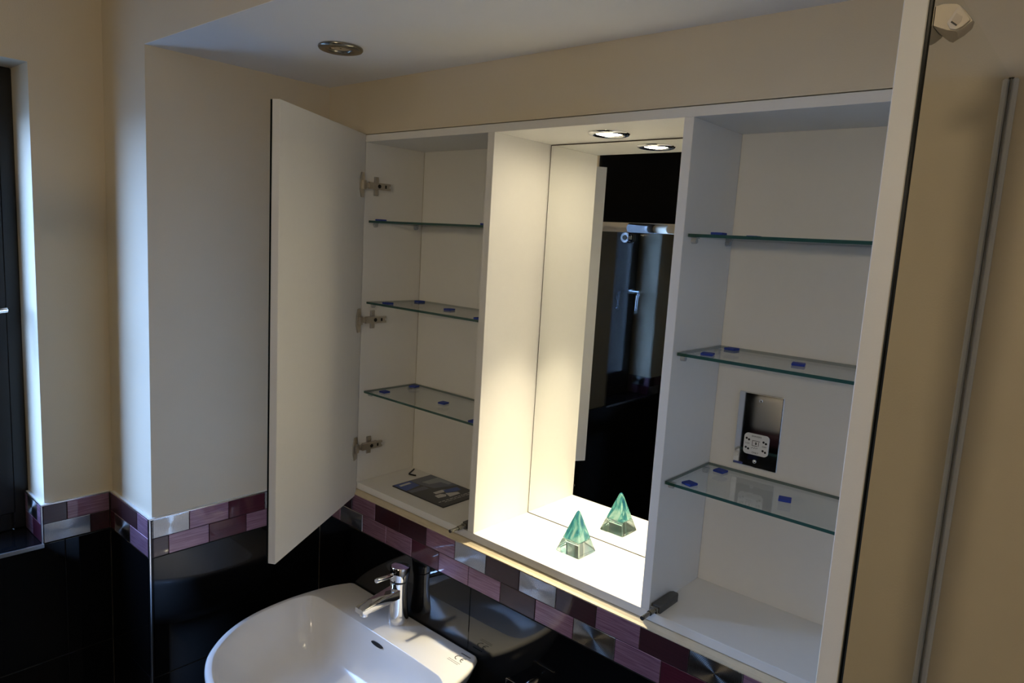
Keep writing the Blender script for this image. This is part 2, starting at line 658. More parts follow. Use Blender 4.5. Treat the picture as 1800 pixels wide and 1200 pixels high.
# window wall (faces +x)
RV = WY0 - TP           # tiled face of the reveal
grout_bed(wall_window, RV + 0.001, YPIER, BAND_B, BAND_T - 0.0005, XWIN, 'x+')
band(wall_window, [RV, -0.5735, YPIER], [PL, MV], BAND_M, BAND_T, XWIN, 'x+', RV + 0.004, YPIER - 0.001)
band(wall_window, [RV, -0.522, YPIER], [S, PL], BAND_B, BAND_M, XWIN, 'x+', RV + 0.004, YPIER - 0.001)
grout_bed(wall_window, YS, YPIER, FLOOR, ROWS[0] - 0.001, XWIN, 'x+', 'dark_grout')
for a, b in ((YS, -1.18), (-1.18, -0.58), (-0.58, YPIER - 0.001)):
    for k, (z1, z0) in enumerate(zip(ROWS, ROWS[1:])):
        add_tile(wall_window, a, b, z0, z1 - (0.002 if k == 0 else 0), XWIN, 'x+', 'black_tile', gap=0.0016)
# tiles of the window reveal (face -y)
grout_bed(wall_window, -0.53, XWIN - 0.001, BAND_B, BAND_T - 0.0005, RV, 'y-')
band(wall_window, [-0.53, -0.5114, -0.4324, XWIN], [MV, S, MV], BAND_M, BAND_T, RV, 'y-', -0.53, XWIN - 0.004)
band(wall_window, [-0.53, -0.4714, XWIN], [MV, BU], BAND_B, BAND_M, RV, 'y-', -0.53, XWIN - 0.004)
# black tiled window sill
bm = bm_new()
box(bm, -0.565, XWIN - 0.003, WY1, WY0, BAND_B - 0.011, BAND_B - 0.001)
o = link('sill', bm, 'black_tile', wall_window)
o['label'] = 'glossy black tile window sill'

# ------------------------------------------------------------------ trims
n_trim = [0]


def trim(dims, mat, label=None, bev=0.0004):
    n_trim[0] += 1
    return structure(boxpart('trim_%d' % n_trim[0], dims, mat, bev=bev, seg=1), label)


LT = BAND_T + 0.0035     # top of the ledge
# painted ledges on top of the band with a thin metal nosing
trim((XL, XRET - 0.0022, YPIER + 0.002, 0.0, BAND_T, LT - 0.0005), 'reveal_paint')
trim((XRET - 0.0022, XRET + 0.0006, YPIER - 0.0005, YB, BAND_T, LT), 'trim_metal', 'thin bright strip above the tile band on the left return')
trim((XWIN, XL, YPIER + 0.0022, YP, BAND_T, LT - 0.0005), 'reveal_paint')
trim((XWIN, XRET - 0.0022, YPIER - 0.0006, YPIER + 0.0022, BAND_T, LT), 'trim_metal')
trim((XW, XWIN - 0.0022, RV + 0.002, YPIER, BAND_T, LT - 0.0005), 'reveal_paint')
trim((XWIN - 0.0022, XWIN + 0.0006, RV - 0.0005, YPIER - 0.0006, BAND_T, LT), 'trim_metal')
trim((-0.53, XW, RV + 0.0022, WY0, BAND_T, LT - 0.0005), 'reveal_paint')
trim((-0.53, XWIN - 0.0022, RV - 0.0006, RV + 0.0022, BAND_T, LT), 'trim_metal')
# vertical corner trims
trim((XRET - 0.003, XRET + 0.0008, YPIER - 0.0008, YPIER + 0.003, FLOOR, BAND_T - 0.0002), 'trim_metal', 'slim chrome trim down the outer corner of the alcove pier')
trim((XWIN - 0.003, XWIN + 0.0008, RV - 0.0008, RV + 0.003, BAND_B + 0.0002, BAND_T - 0.0002), 'trim_metal', 'short chrome corner trim at the window reveal')
# chrome nosing of the window sill
trim((XWIN - 0.003, XWIN + 0.003, WY1, RV + 0.004, BAND_B - 0.010, BAND_B + 0.0001), 'trim_metal', 'chrome nosing along the edge of the black window sill')
# caulked ledge under the cabinet
bm = bm_new()
prism(bm, [(0.0, CB - 0.0015), (0.0, BAND_T), (YB - 0.0005, BAND_T), (YB - 0.0005, BAND_T + 0.002), (-0.006, CB - 0.008), (-0.002, CB - 0.003)], 'x', XL, BX1)
n_trim[0] += 1
structure(link('trim_%d' % n_trim[0], bm, 'caulk'), 'cream sealant bead between the cabinet and the tile band')

# white sealant bead between the cabinet and the wall to its right
trim((OUTR + 0.0002, OUTR + 0.0075, -0.004, 0.002, CB, CTO), 'sealant', 'white sealant strip down the right side of the cabinet', bev=0.002)

# ------------------------------------------------------------------ window
win = bpy.data.objects.new('window_1', None)
win.location = (-0.53, -0.9, 0.4)
COL.objects.link(win)
structure(win, 'dark framed bathroom window in the left wall')


def winpart(name, dims, mat, bev=0.003):
    x0, x1, y0, y1, z0, z1 = dims
    return boxpart(name, (x0 + 0.53, x1 + 0.53, y0 + 0.9, y1 + 0.9, z0 - 0.4, z1 - 0.4), mat, win, bev)


FX0, FX1 = -0.562, -0.536
# outer frame
bm = bm_new()
for d in ((FX0, FX1, WY0 - 0.036, WY0, BAND_B, WZ1), (FX0, FX1, WY1, WY1 + 0.02, BAND_B, WZ1),
          (FX0, FX1, WY1 + 0.02, WY0 - 0.036, BAND_B - 0.0012, -0.075), (FX0, FX1, WY1 + 0.02, WY0 - 0.036, 0.945, WZ1)):
    x0, x1, y0, y1, z0, z1 = d
    box(bm, x0 + 0.53, x1 + 0.53, y0 + 0.9, y1 + 0.9, z0 - 0.4, z1 - 0.4)
bevel(bm, 0.003, 1)
link('frame', bm, 'window_frame_paint', win)
SX0, SX1 = -0.558, -0.530
PY0, PY1, PZ0, PZ1 = -0.706, -1.005, 0.0, 0.88
bm = bm_new()
for d in ((SX0, SX1, PY0, WY0 - 0.030, -0.082, 0.952), (SX0, SX1, WY1 + 0.012, PY1, -0.07, 0.94),
          (SX0, SX1, PY1, PY0, -0.082, PZ0), (SX0, SX1, PY1, PY0, PZ1, 0.952)):
    x0, x1, y0, y1, z0, z1 = d
    box(bm, x0 + 0.53, x1 + 0.53, y0 + 0.9, y1 + 0.9, z0 - 0.4, z1 - 0.4)
bevel(bm, 0.003, 1)
sash = link('sash', bm, 'window_frame_paint', win)
bm = bm_new()
box(bm, -0.536 + 0.53, -0.532 + 0.53, PY1 + 0.9, PY0 + 0.9, PZ0 - 0.4, PZ1 - 0.4)
link('pane', bm, 'window_glass', sash)
# handle: rose, neck and cranked lever
bm = bm_new()
hy, hz = -0.688, 0.435
tube(bm, (-0.530 + 0.53, hy + 0.9, hz - 0.4), (-0.515 + 0.53, hy + 0.9, hz - 0.4), 0.016, 0.014)
tube(bm, (-0.515 + 0.53, hy + 0.9, hz - 0.4), (-0.474 + 0.53, hy + 0.9, hz - 0.4), 0.008, 0.008)
sweep(bm, [(-0.474 + 0.53, hy + 0.9 + 0.026, hz - 0.4 + 0.004), (-0.472 + 0.53, hy + 0.9 + 0.010, hz - 0.4 + 0.003),
           (-0.471 + 0.53, hy + 0.9 - 0.004, hz - 0.405), (-0.471 + 0.53, hy + 0.9 - 0.014, hz - 0.42),
           (-0.472 + 0.53, hy + 0.9 - 0.017, hz - 0.45), (-0.473 + 0.53, hy + 0.9 - 0.018, hz - 0.515)],
      [0.007, 0.0075, 0.008, 0.008, 0.0075, 0.0065])
o = link('handle', bm, 'chrome', win, smooth=40)
o['label'] = 'cranked chrome window handle'

# ------------------------------------------------------------------ mirror cabinet
cab = thing('bathroom_cabinet', 'wide white wall cabinet with open mirrored doors and a lit mirror niche', 'cabinet', (0, 0, CB))
ZB = -CB


def cp(name, dims, mat='white_board', bev=0.0006, parent=None):
    x0, x1, y0, y1, z0, z1 = dims
    return boxpart(name, (x0, x1, y0, y1, z0 + ZB, z1 + ZB), mat, parent or cab, bev, 1)


D = 0.1962
X1, X1R, X2, X2R, XI = 0.4238, 0.4432, 0.8853, 0.9036, 1.327
cp('top_panel', (OUTL, OUTR, 0, D + 0.008, CT, CTO))
cp('bottom_panel', (OUTL, OUTR, 0, D + 0.008, CB, 0))
cp('side_panel', (OUTL, 0, 0.0, D, 0, CT))
cp('side_panel', (XI, OUTR, 0.0, D, 0, CT))
cp('divider', (X1, X1R, 0, D, 0, CT))
cp('divider', (X2, X2R, 0, D, 0, CT))
cp('back_panel', (0, X1, D, D + 0.008, 0, CT))
cp('back_panel', (X1, X2R, D + 0.0005, D + 0.008, 0, CT))
cp('back_panel', (X2R, XI, D, D + 0.008, 0, CT))
mb = cp('mirror_backing', (X1R, X2, 0.1935, D, 0, CT), 'mirror_backing', 0)
mp_ = cp('niche_mirror', (X1R + 0.0025, X2 - 0.0025, 0.1915, 0.1933, 0.0025, CT - 0.0025), 'mirror_glass', 0.0004)
mp_['label'] = 'tall mirror at the back of the lit niche'

# left door, swung open on its left edge
DW = 0.43
DZ0, DZ1 = -0.036, 0.912
dvec = Vector((0.515, -0.857, 0)).normalized()
ang = math.atan2(dvec.y, dvec.x)
door_l = bpy.data.objects.new('door', None)
door_l.location = (0.001, -0.0015, ZB)
door_l.rotation_euler = (0, 0, ang)
COL.objects.link(door_l)
door_l.parent = cab
# a door is one board (the part itself carries the mesh) with a mirror on its outer face
bpy.data.objects.remove(door_l)
door_l = boxpart('door', (0, DW, -0.0165, 0, DZ0, DZ1), 'white_board', cab, 0.0008, 1, (0.001, -0.0015, ZB), (0, 0, ang))
door_l['label'] = 'left door swung open, white inner face'
boxpart('mirror_panel', (0, DW, -0.0205, -0.0167, DZ0 + 0.0005, DZ1 - 0.0005), ['mirror_glass'], door_l, 0.0004, 1)
bpy.data.objects['mirror_panel'].data.materials.append(M('mirror_edge'))


def edge_black(o, axis):
    for p in o.data.polygons:
        if abs(p.normal[axis]) < 0.9:
            p.material_index = 1


edge_black(bpy.data.objects['mirror_panel'], 1)
# right door, open square to the cabinet
door_r = boxpart('door', (1.3205, 1.3395, -0.446, -0.0025, DZ0, DZ1), 'white_board', cab, 0.0008, 1, (0, 0, ZB))
door_r['label'] = 'right door open square to the cabinet, mirrored outer face'
mr = boxpart('mirror_panel', (1.3397, 1.3437, -0.4465, -0.0025, DZ0, DZ1), ['mirror_glass', 'mirror_edge'], door_r, 0.0012, 1)
edge_black(mr, 0)

# hinges of the left door
for hzv in (0.7865, 0.4415, 0.0985):
    bm = bm_new()
    # mounting plate: cross shaped, on the side panel
    box(bm, 0.0002, 0.0045, 0.027, 0.041, hzv - 0.024, hzv + 0.024)
    box(bm, 0.0002, 0.0100, 0.012, 0.060, hzv - 0.008, hzv + 0.008)
    bevel(bm, 0.0015, 2)
    # arm
    box(bm, 0.0090, 0.0160, 0.004, 0.066, hzv - 0.0085, hzv + 0.0085)
    box(bm, 0.0090, 0.0150, 0.066, 0.071, hzv + 0.003, hzv + 0.0085)
    box(bm, 0.0090, 0.0150, 0.066, 0.071, hzv - 0.0085, hzv - 0.003)
    # link between the arm and the door cup
    box(bm, 0.0080, 0.0135, -0.016, 0.006, hzv - 0.0065, hzv + 0.0065)
    for v in bm.verts:
        v.co.z += ZB
    hg = link('hinge', bm, 'hinge_steel', cab)
    hg['label'] = 'steel hinge of the left door'
    bm = bm_new()
    tube(bm, (0.0155, 0.034, hzv + ZB), (0.0168, 0.034, hzv + ZB), 0.005, 0.005, 14)
    box(bm, 0.0155, 0.0164, 0.052, 0.057, hzv + ZB - 0.004, hzv + ZB + 0.004)
    link('screw', bm, 'slot_black', hg)
    # cup flange on the door's inner face
    bm = bm_new()
    L = [(0.010, -0.031), (0.026, -0.031), (0.029, -0.024), (0.034, -0.012), (0.034, 0.012), (0.029, 0.024), (0.026, 0.031), (0.010, 0.031), (0.0075, 0.02), (0.0075, -0.02)]
    prism(bm, [(a, b + hzv) for a, b in L], 'y', 0.0002, 0.0035)
    bevel(bm, 0.0008, 1)
    box(bm, 0.012, 0.027, 0.003, 0.010, hzv - 0.011, hzv + 0.011)
    link('hinge_cup', bm, 'hinge_steel', door_l)

# shelf pegs
SHELF_Z = (0.6935, 0.4835, 0.2445)      # underside of the glass
for zz in SHELF_Z:
    for xw, sgn in ((0.0, 1), (X1, -1), (X2R, 1), (XI, -1)):
        for yy in (0.034, 0.172):
            bm = bm_new()
            tube(bm, (xw + sgn * 0.0002, yy, zz - 0.006 + ZB), (xw + sgn * 0.009, yy, zz - 0.006 + ZB), 0.0055, 0.005, 14)
            box(bm, *sorted((xw + sgn * 0.0002, xw + sgn * 0.012)), yy - 0.004, yy + 0.004, zz - 0.0022 + ZB, zz - 0.0002 + ZB)
            link('shelf_peg', bm, 'clear_plastic', cab)

# glass shelves
SH_T = 0.0055
shelf_txt = {0: 'upper', 1: 'middle', 2: 'lower'}
for ci, (a, b, side) in enumerate(((0.0015, X1 - 0.0015, 'left'), (X2R + 0.0015, XI - 0.0015, 'right'))):
    for i, zz in enumerate(SHELF_Z):
        bm = bm_new()
        box(bm, a, b, 0.014, 0.192, zz, zz + SH_T)
        bm.normal_update()
        for f in bm.faces:
            if abs(f.normal.z) < 0.5:
                f.material_index = 1
        o = link('glass_shelf', bm, ['shelf_glass', 'glass_edge'])
        cap = {('left', 0): 'upper glass shelf in the left compartment, seen edge on beside the top hinge',
               ('left', 1): 'middle glass shelf in the left compartment, level with the middle hinge',
               ('left', 2): 'lower glass shelf in the left compartment, above the leaflet',
               ('right', 0): 'upper glass shelf in the right compartment, seen edge on',
               ('right', 1): 'middle glass shelf in the right compartment, just above the shaver socket',
               ('right', 2): 'lower glass shelf in the right compartment, just below the shaver socket'}[(side, i)]
        tag(o, cap, 'shelf', 'glass shelves of the cabinet')

# blue pads on the shelves
PADS = [
    (0, 0.026, 0.034, 0.10, 'blue foam pad at the left end of the upper left glass shelf'),
    (0, 0.405, 0.030, -0.05, 'blue foam pad at the right end of the upper left glass shelf'),
    (1, 0.070, 0.030, 0.05, 'blue foam pad near the front left corner of the middle left glass shelf'),
    (1, 0.056, 0.150, -0.05, 'blue foam pad at the back left of the middle left glass shelf'),
    (1, 0.236, 0.090, 0.08, 'blue foam pad midway along the middle left glass shelf'),
    (1, 0.405, 0.024, 0.0, 'blue foam pad at the right end of the middle left glass shelf'),
    (2, 0.049, 0.046, 0.02, 'blue foam pad at the front left of the lower left glass shelf'),
    (2, 0.038, 0.158, 0.25, 'blue foam pad at the back left of the lower left glass shelf'),
    (2, 0.230, 0.090, 0.12, 'blue foam pad midway along the lower left glass shelf'),
    (2, 0.404, 0.024, 0.05, 'blue foam pad at the right end of the lower left glass shelf'),
    (0, 0.952, 0.034, 0.05, 'blue foam pad at the left end of the upper right glass shelf'),
    (0, 0.966, 0.150, 0.0, 'blue foam pad at the back of the upper right glass shelf'),
    (1, 0.951, 0.039, 0.25, 'blue foam pad at the front left of the middle right glass shelf'),
    (1, 0.947, 0.148, -0.1, 'blue foam pad at the back left of the middle right glass shelf'),
    (1, 1.093, 0.086, 0.25, 'blue foam pad midway along the middle right glass shelf'),
    (2, 0.944, 0.033, -0.25, 'blue foam pad at the front left of the lower right glass shelf'),
    (2, 0.949, 0.150, -0.1, 'blue foam pad at the back left of the lower right glass shelf'),
    (2, 1.095, 0.092, 0.3, 'blue foam pad midway along the lower right glass shelf'),
]
bm = bm_new()
box(bm, -0.0105, 0.0105, -0.0105, 0.0105, 0, 0.0042)
bevel(bm, 0.0007, 1)
pad0 = link('foam_pad', bm, 'blue_foam')
for i, (sh, x, y, rz, lab) in enumerate(PADS):
    o = pad0 if i == 0 else pad0.copy()
    if i:
        COL.objects.link(o)
    o.location = (x, y, SHELF_Z[sh] + SH_T + 0.0002)
    o.rotation_euler = (0, 0, rz)
    tag(o, lab, 'pad', 'blue pads on the glass shelves')

# ------------------------------------------------------------------ downlights
dl = thing('downlight', 'lit chrome downlight in the top of the mirror niche', 'light', (0.6665, 0.098, CT))
bm = bm_new()
lathe(bm, [(0.0425, -0.0004), (0.0425, -0.0015), (0.040, -0.0042), (0.036, -0.0052), (0.031, -0.0048), (0.0275, -0.0025), (0.0265, -0.0012), (0.0265, -0.0004)], 48)
link('bezel', bm, 'chrome', dl, smooth=50)
bm = bm_new()
lathe(bm, [(0.0263, -0.0016), (0.022, -0.0026), (0.012, -0.0034), (0.002, -0.0036)], 40)
link('lamp_lens', bm, 'lamp_lens', dl, smooth=60)
spot = area_disk('niche_lamp', (0, 0, -0.0065), 0.030, SPOT_POWER, (1.0, 0.86, 0.60), 50)
spot.parent = dl

cl = thing('downlight', 'unlit brushed steel downlight in the alcove ceiling above the open left door', 'light', (0.2155, -0.231, SOFFIT))
bm = bm_new()
lathe(bm, [(0.0450, -0.0004), (0.0455, -0.003), (0.0435, -0.0062), (0.040, -0.0072), (0.030, -0.0068), (0.0235, -0.0060), (0.022, -0.0040), (0.022, -0.0004)], 48)
link('bezel', bm, 'brushed_steel', cl, smooth=50)
bm = bm_new()
lathe(bm, [(0.0218, -0.0030), (0.018, -0.0042), (0.008, -0.0036), (0.002, -0.0030)], 32)
link('lamp_lens', bm, 'chrome', cl, smooth=60)

# invented globe lamp, stands in for an unseen warm source behind the camera
ml = thing('fill_globe', 'added glowing globe behind the camera that fills in warm room light', 'light', (1.25, YF, 0.86))
bm = bm_new()
tube(bm, (0, 0.0005, 0), (0, 0.018, 0), 0.05, 0.045, 32)
tube(bm, (0, 0.018, 0), (0, 0.075, 0), 0.010, 0.012, 20)
tube(bm, (0, 0.070, 0), (0, 0.080, 0), 0.035, 0.035, 28)
link('bracket', bm, 'chrome', ml, smooth=40)
bm = bm_new()
bmesh.ops.create_uvsphere(bm, u_segments=32, v_segments=20, radius=0.07)
link('globe', bm, 'fill_glow', ml, loc=(0, 0.148, 0), smooth=60)

# ------------------------------------------------------------------ shaver socket on the right back panel
sx, sz = 0.9975, 0.3354
so = thing('shaver_socket', 'chrome shaver socket plate on the back of the right compartment', 'socket', (sx, D - 0.0015, sz), 0.030)
bm = bm_new()
box(bm, -0.043, 0.043, -0.0055, -0.0002, -0.073, 0.073)
bevel(bm, 0.0022, 3)
link('face_plate', bm, 'chrome', so)


def rrect(w, h, r, n=5, cx=0, cz=0):
    pts = []
    for qx, qz, a0 in ((1, 1, 0), (-1, 1, 90), (-1, -1, 180), (1, -1, 270)):
        for k in range(n + 1):
            a = math.radians(a0 + 90 * k / n)
            pts.append((cx + qx * (w / 2 - r) + r * math.cos(a), cz + qz * (h / 2 - r) + r * math.sin(a)))
    return pts


bm = bm_new()
prism(bm, rrect(0.0475, 0.0405, 0.007, cx=0.0, cz=-0.0265), 'y', -0.0078, -0.0050)
ins = link('socket_insert', bm, 'insert_white', so)
bm = bm_new()
box(bm, -0.0075, 0.0075, -0.00815, -0.0077, -0.0195, -0.0185)
box(bm, -0.0075, -0.0065, -0.00815, -0.0077, -0.0285, -0.0185)
box(bm, 0.0045, 0.0055, -0.00815, -0.0077, -0.0285, -0.0205)
box(bm, -0.0075, 0.0030, -0.00815, -0.0077, -0.0295, -0.0285)
box(bm, -0.0015, 0.0015, -0.00815, -0.0077, -0.0265, -0.0215)
for k in range(6):
    box(bm, -0.0085 + 0.0022 * k, -0.0072 + 0.0022 * k, -0.00815, -0.0077, -0.0345 + 0.0012 * (k % 2), -0.0332 + 0.0012 * (k % 2))
link('printed_symbol', bm, 'print_grey', ins)
for cx_, cz_ in ((-0.0165, -0.0165), (0.0165, -0.0185), (-0.0165, -0.0345), (0.0165, -0.0355)):
    for ex, ez in ((-0.0024, 0.0), (0.0024, -0.002)):
        bm = bm_new()
        tube(bm, (cx_ + ex, -0.0079, cz_ + ez), (cx_ + ex, -0.0072, cz_ + ez), 0.0022, 0.0022, 12)
        link('pin_hole', bm, 'slot_black', ins)


def face_mat(x, z, y):
    return Matrix(((1, 0, 0, x), (0, 0, -1, y), (0, 1, 0, z), (0, 0, 0, 1)))


text_mesh('lettering', 'SHAVERS', 0.0048, 'print_grey', ins, face_mat(0.0, -0.0105, -0.0079))
text_mesh('lettering', 'ONLY', 0.0048, 'print_grey', ins, face_mat(0.0, -0.0425, -0.0079))
text_mesh('lettering', '115V', 0.0042, 'print_grey', ins, face_mat(-0.0165, -0.0262, -0.0079))
text_mesh('lettering', '230V', 0.0042, 'print_grey', ins, face_mat(0.0165, -0.0272, -0.0079))
for zz in (0.0595, -0.0600):
    bm = bm_new()
    lathe(bm, [(0.0036, 0.0), (0.0036, 0.001), (0.0028, 0.0018), (0.0005, 0.0022)], 20)
    s_ = link('screw', bm, 'chrome', so, loc=(0, -0.0055, zz), rot=(math.pi / 2, 0, 0), smooth=50)

# ------------------------------------------------------------------ glass pyramid
py = thing('glass_pyramid', 'small teal and clear glass pyramid on the lit niche floor', 'ornament', (0.6565, 0.1055, 0.0003))


def sqring(h, z, r=0.12):
    c = h * r
    pts = []
    for sx_, sy_ in ((1, -1), (1, 1), (-1, 1), (-1, -1)):
        pass
    k = h - c
    return [(-k, -h, z), (k, -h, z), (h, -k, z), (h, k, z), (k, h, z), (-k, h, z), (-h, k, z), (-h, -k, z)]


HB, HT = 0.0325, 0.094
hh = lambda z: HB * (1 - z / (HT + 0.006))
bm = bm_new()
fs = rings_mesh(bm, [sqring(hh(0) - 0.001, 0, 0.06), sqring(hh(0.001), 0.001, 0.06), sqring(hh(0.0285), 0.0285, 0.06), sqring(hh(0.0285) - 0.0012, 0.0292, 0.06)])
bmesh.ops.recalc_face_normals(bm, faces=fs)
link('pyramid_base', bm, 'pyramid_clear', py)
bm = bm_new()
fs = rings_mesh(bm, [sqring(hh(0.0312) - 0.0012, 0.0305, 0.06), sqring(hh(0.0312), 0.0312, 0.06), sqring(hh(0.062), 0.062, 0.07),
                     sqring(hh(0.089), 0.089, 0.2), sqring(0.0014, 0.0925, 0.3)])
bmesh.ops.recalc_face_normals(bm, faces=fs)
link('pyramid_top', bm, 'pyramid_teal', py)

# ------------------------------------------------------------------ leaflet and key in the left compartment
lf = thing('leaflet', 'dark blue folded leaflet lying in the left compartment', 'leaflet', (0.0885, 0.0505, 0.0003))
LW, LH = 0.199, 0.139
bm = bm_new()
box(bm, 0, LW, 0, LH, 0, 0.0010)
box(bm, 0.0006, LW - 0.0004, 0.0006, LH - 0.0008, 0.0014, 0.0024)
link('pages', bm, 'paper_dark', lf)
bm = bm_new()


def patch(poly, z, mi):
    f = bm.faces.new([bm.verts.new((x, y, z)) for x, y in poly])
    f.material_index = mi


Z1 = 0.00246
patch([(0.0, 0.0), (LW, 0), (LW, LH), (0, LH)], Z1, 0)
patch([(0.002, 0.060), (0.045, 0.062), (0.085, 0.072), (0.110, LH), (0.002, LH)], Z1 + 0.0001, 1)
patch([(0.030, 0.078), (0.055, 0.083), (0.062, 0.118), (0.090, 0.122), (0.090, 0.136), (0.030, 0.136)], Z1 + 0.00015, 2)
patch([(0.002, 0.002), (0.055, 0.002), (0.045, 0.058), (0.004, 0.060)], Z1 + 0.00018, 3)
patch([(0.012, 0.012), (0.022, 0.012), (0.020, 0.050), (0.010, 0.050)], Z1 + 0.0002, 4)
patch([(0.058, 0.004), (0.075, 0.004), (0.080, 0.06), (0.058, 0.062)], Z1 + 0.0002, 1)
patch([(0.108, 0.048), (0.122, 0.046), (0.124, 0.072), (0.114, 0.092), (0.108, 0.078)], Z1 + 0.0002, 4)
patch([(0.128, 0.036), (0.146, 0.032), (0.150, 0.056), (0.140, 0.066), (0.128, 0.056)], Z1 + 0.0002, 4)
patch([(0.132, 0.070), (0.158, 0.062), (0.158, 0.100), (0.146, 0.102)], Z1 + 0.0002, 4)
patch([(0.112, 0.080), (0.132, 0.074), (0.140, 0.104), (0.138, 0.122), (0.118, 0.126)], Z1 + 0.00022, 3)
rnd = random.Random(3)
yy = 0.012
while yy < 0.128:
    w = rnd.uniform(0.006, 0.016)
    patch([(0.168, yy), (0.171, yy), (0.171, min(yy + w, 0.133)), (0.168, min(yy + w, 0.133))], Z1 + 0.0002, 4)
    yy += w + 0.003
yy = 0.026
while yy < 0.120:
    w = rnd.uniform(0.006, 0.016)
    patch([(0.176, yy), (0.1785, yy), (0.1785, min(yy + w, 0.133)), (0.176, min(yy + w, 0.133))], Z1 + 0.0002, 4)
    yy += w + 0.003
bm.normal_update()
for f in bm.faces:
    if f.normal.z < 0:
        f.normal_flip()
link('printed_cover', bm, ['paper_dark', 'paper_mid', 'paper_pale', 'paper_blue', 'paper_white'], lf)

bm = bm_new()
sweep(bm, [(0.022, 0.184, 0.0023), (0.040, 0.152, 0.0023), (0.0445, 0.1465, 0.0023), (0.052, 0.1475, 0.0023), (0.066, 0.1525, 0.0023)], 0.0021, 6)
tag(link('hex_key', bm, 'black_steel'), 'small black L-shaped hex key lying behind the leaflet', 'hex key')

# ------------------------------------------------------------------ push latches
def latch(x, label):
    t = thing('push_latch', label, 'latch', (x, 0, 0.0003), 0, 'push latches on the cabinet floor')
    bm = bm_new()
    prism(bm, [(-0.0095, 0.004), (0.0095, 0.004), (0.0095, 0.072), (0.0055, 0.079), (-0.0055, 0.079), (-0.0095, 0.072)], 'z', 0, 0.0145)
    bevel(bm, 0.0012, 2)
    link('housing', bm, 'grey_plastic', t, smooth=30)
    bm = bm_new()
    box(bm, -0.0070, 0.0070, -0.004, 0.0045, 0.0015, 0.0125)
    bevel(bm, 0.001, 1)
    tube(bm, (0, -0.020, 0.0075), (0, -0.004, 0.0075), 0.0050, 0.0056, 18)
    tube(bm, (0, -0.042, 0.0075), (0, -0.020, 0.0075), 0.0038, 0.0038, 18)
    pl = link('plunger', bm, 'brushed_steel', t, smooth=40)
    bm = bm_new()
    tube(bm, (0, -0.0455, 0.0075), (0, -0.042, 0.0075), 0.0040, 0.0040, 18)
    link('rubber_tip', bm, 'dark_plastic', pl, smooth=40)
    return t


latch(X2R + 0.0115, 'grey push latch on the right compartment floor by the divider')
latch(X1 - 0.0115, 'grey push latch in the left compartment, mostly hidden by the divider')

# ------------------------------------------------------------------ corner clip on the right mirror
cg = thing('mirror_clip', 'cream plastic clip on the open right mirror door near its top', 'clip', (1.3438, -0.38, 0.868))
ox, oy, oz = 1.3438, -0.38, 0.868


def g(x, y, z):
    return (x - ox, y - oy, z - oz)



CLIP_OUT = [(1.3441, 0.8778), (1.3493, 0.8792), (1.3589, 0.8776), (1.3615, 0.8759), (1.3706, 0.8646), (1.3721, 0.8619),
            (1.3662, 0.8572), (1.3614, 0.8549), (1.3549, 0.8567), (1.3472, 0.8604), (1.3441, 0.8620)]


def clip_ring(y, k, kx=None):
    kx = k if kx is None else kx
    return [g(1.3441 + (x - 1.3441) * kx, y, 0.868 + (z - 0.868) * k) for x, z in CLIP_OUT]


bm = bm_new()
fs = rings_mesh(bm, [clip_ring(-0.402, 0.8, 0.45), clip_ring(-0.420, 1.0, 0.85), clip_ring(-0.438, 1.0), clip_ring(-0.4415, 0.93, 0.97)])
bmesh.ops.recalc_face_normals(bm, faces=fs)
link('clip_body', bm, 'cream_plastic', cg, smooth=38)
# raised front plate with its window
FP = [(1.3540, 0.8625), (1.3567, 0.8672), (1.3607, 0.8735), (1.3618, 0.8740), (1.3695, 0.8640), (1.3700, 0.8622), (1.3655, 0.8582), (1.3612, 0.8562), (1.3565, 0.8575)]
bm = bm_new()
prism(bm, [(x - ox, z - oz) for x, z in FP], 'y', -0.4445 - oy, -0.4412 - oy)
bevel(bm, 0.0007, 2)
link('front_plate', bm, 'cream_plastic', cg, smooth=35)
bm = bm_new()
prism(bm, [(x - ox, z - oz) for x, z in [(1.3572, 0.8633), (1.3600, 0.8690), (1.3645, 0.8655), (1.3640, 0.8620), (1.3615, 0.8595)]], 'y', -0.4449 - oy, -0.4440 - oy)
link('recess_shade', bm, 'cream_plastic_shade', cg)  # hollow's shade painted as a darker cream patch on the plate
bm = bm_new()
prism(bm, [(x - ox, z - oz) for x, z in [(1.3568, 0.8622), (1.3575, 0.8632), (1.3616, 0.8598), (1.3610, 0.8588)]], 'y', -0.4452 - oy, -0.4440 - oy)
link('slot', bm, 'black_steel', cg)

# ------------------------------------------------------------------ basin
bs = thing('wash_basin', 'white ceramic D-shaped wash basin on the black tiled wall', 'basin', (0.25, 0, -0.28))


def catmull(pts, n):
    out = []
    for i in range(len(pts) - 1):
        p0 = Vector(pts[max(i - 1, 0)])
        p1, p2 = Vector(pts[i]), Vector(pts[i + 1])
        p3 = Vector(pts[min(i + 2, len(pts) - 1)])
        for k in range(n):
            t = k / n
            out.append(0.5 * ((2 * p1) + (-p0 + p2) * t + (2 * p0 - 5 * p1 + 4 * p2 - p3) * t * t + (-p0 + 3 * p1 - 3 * p2 + p3) * t ** 3))
    out.append(Vector(pts[-1]))
    return out


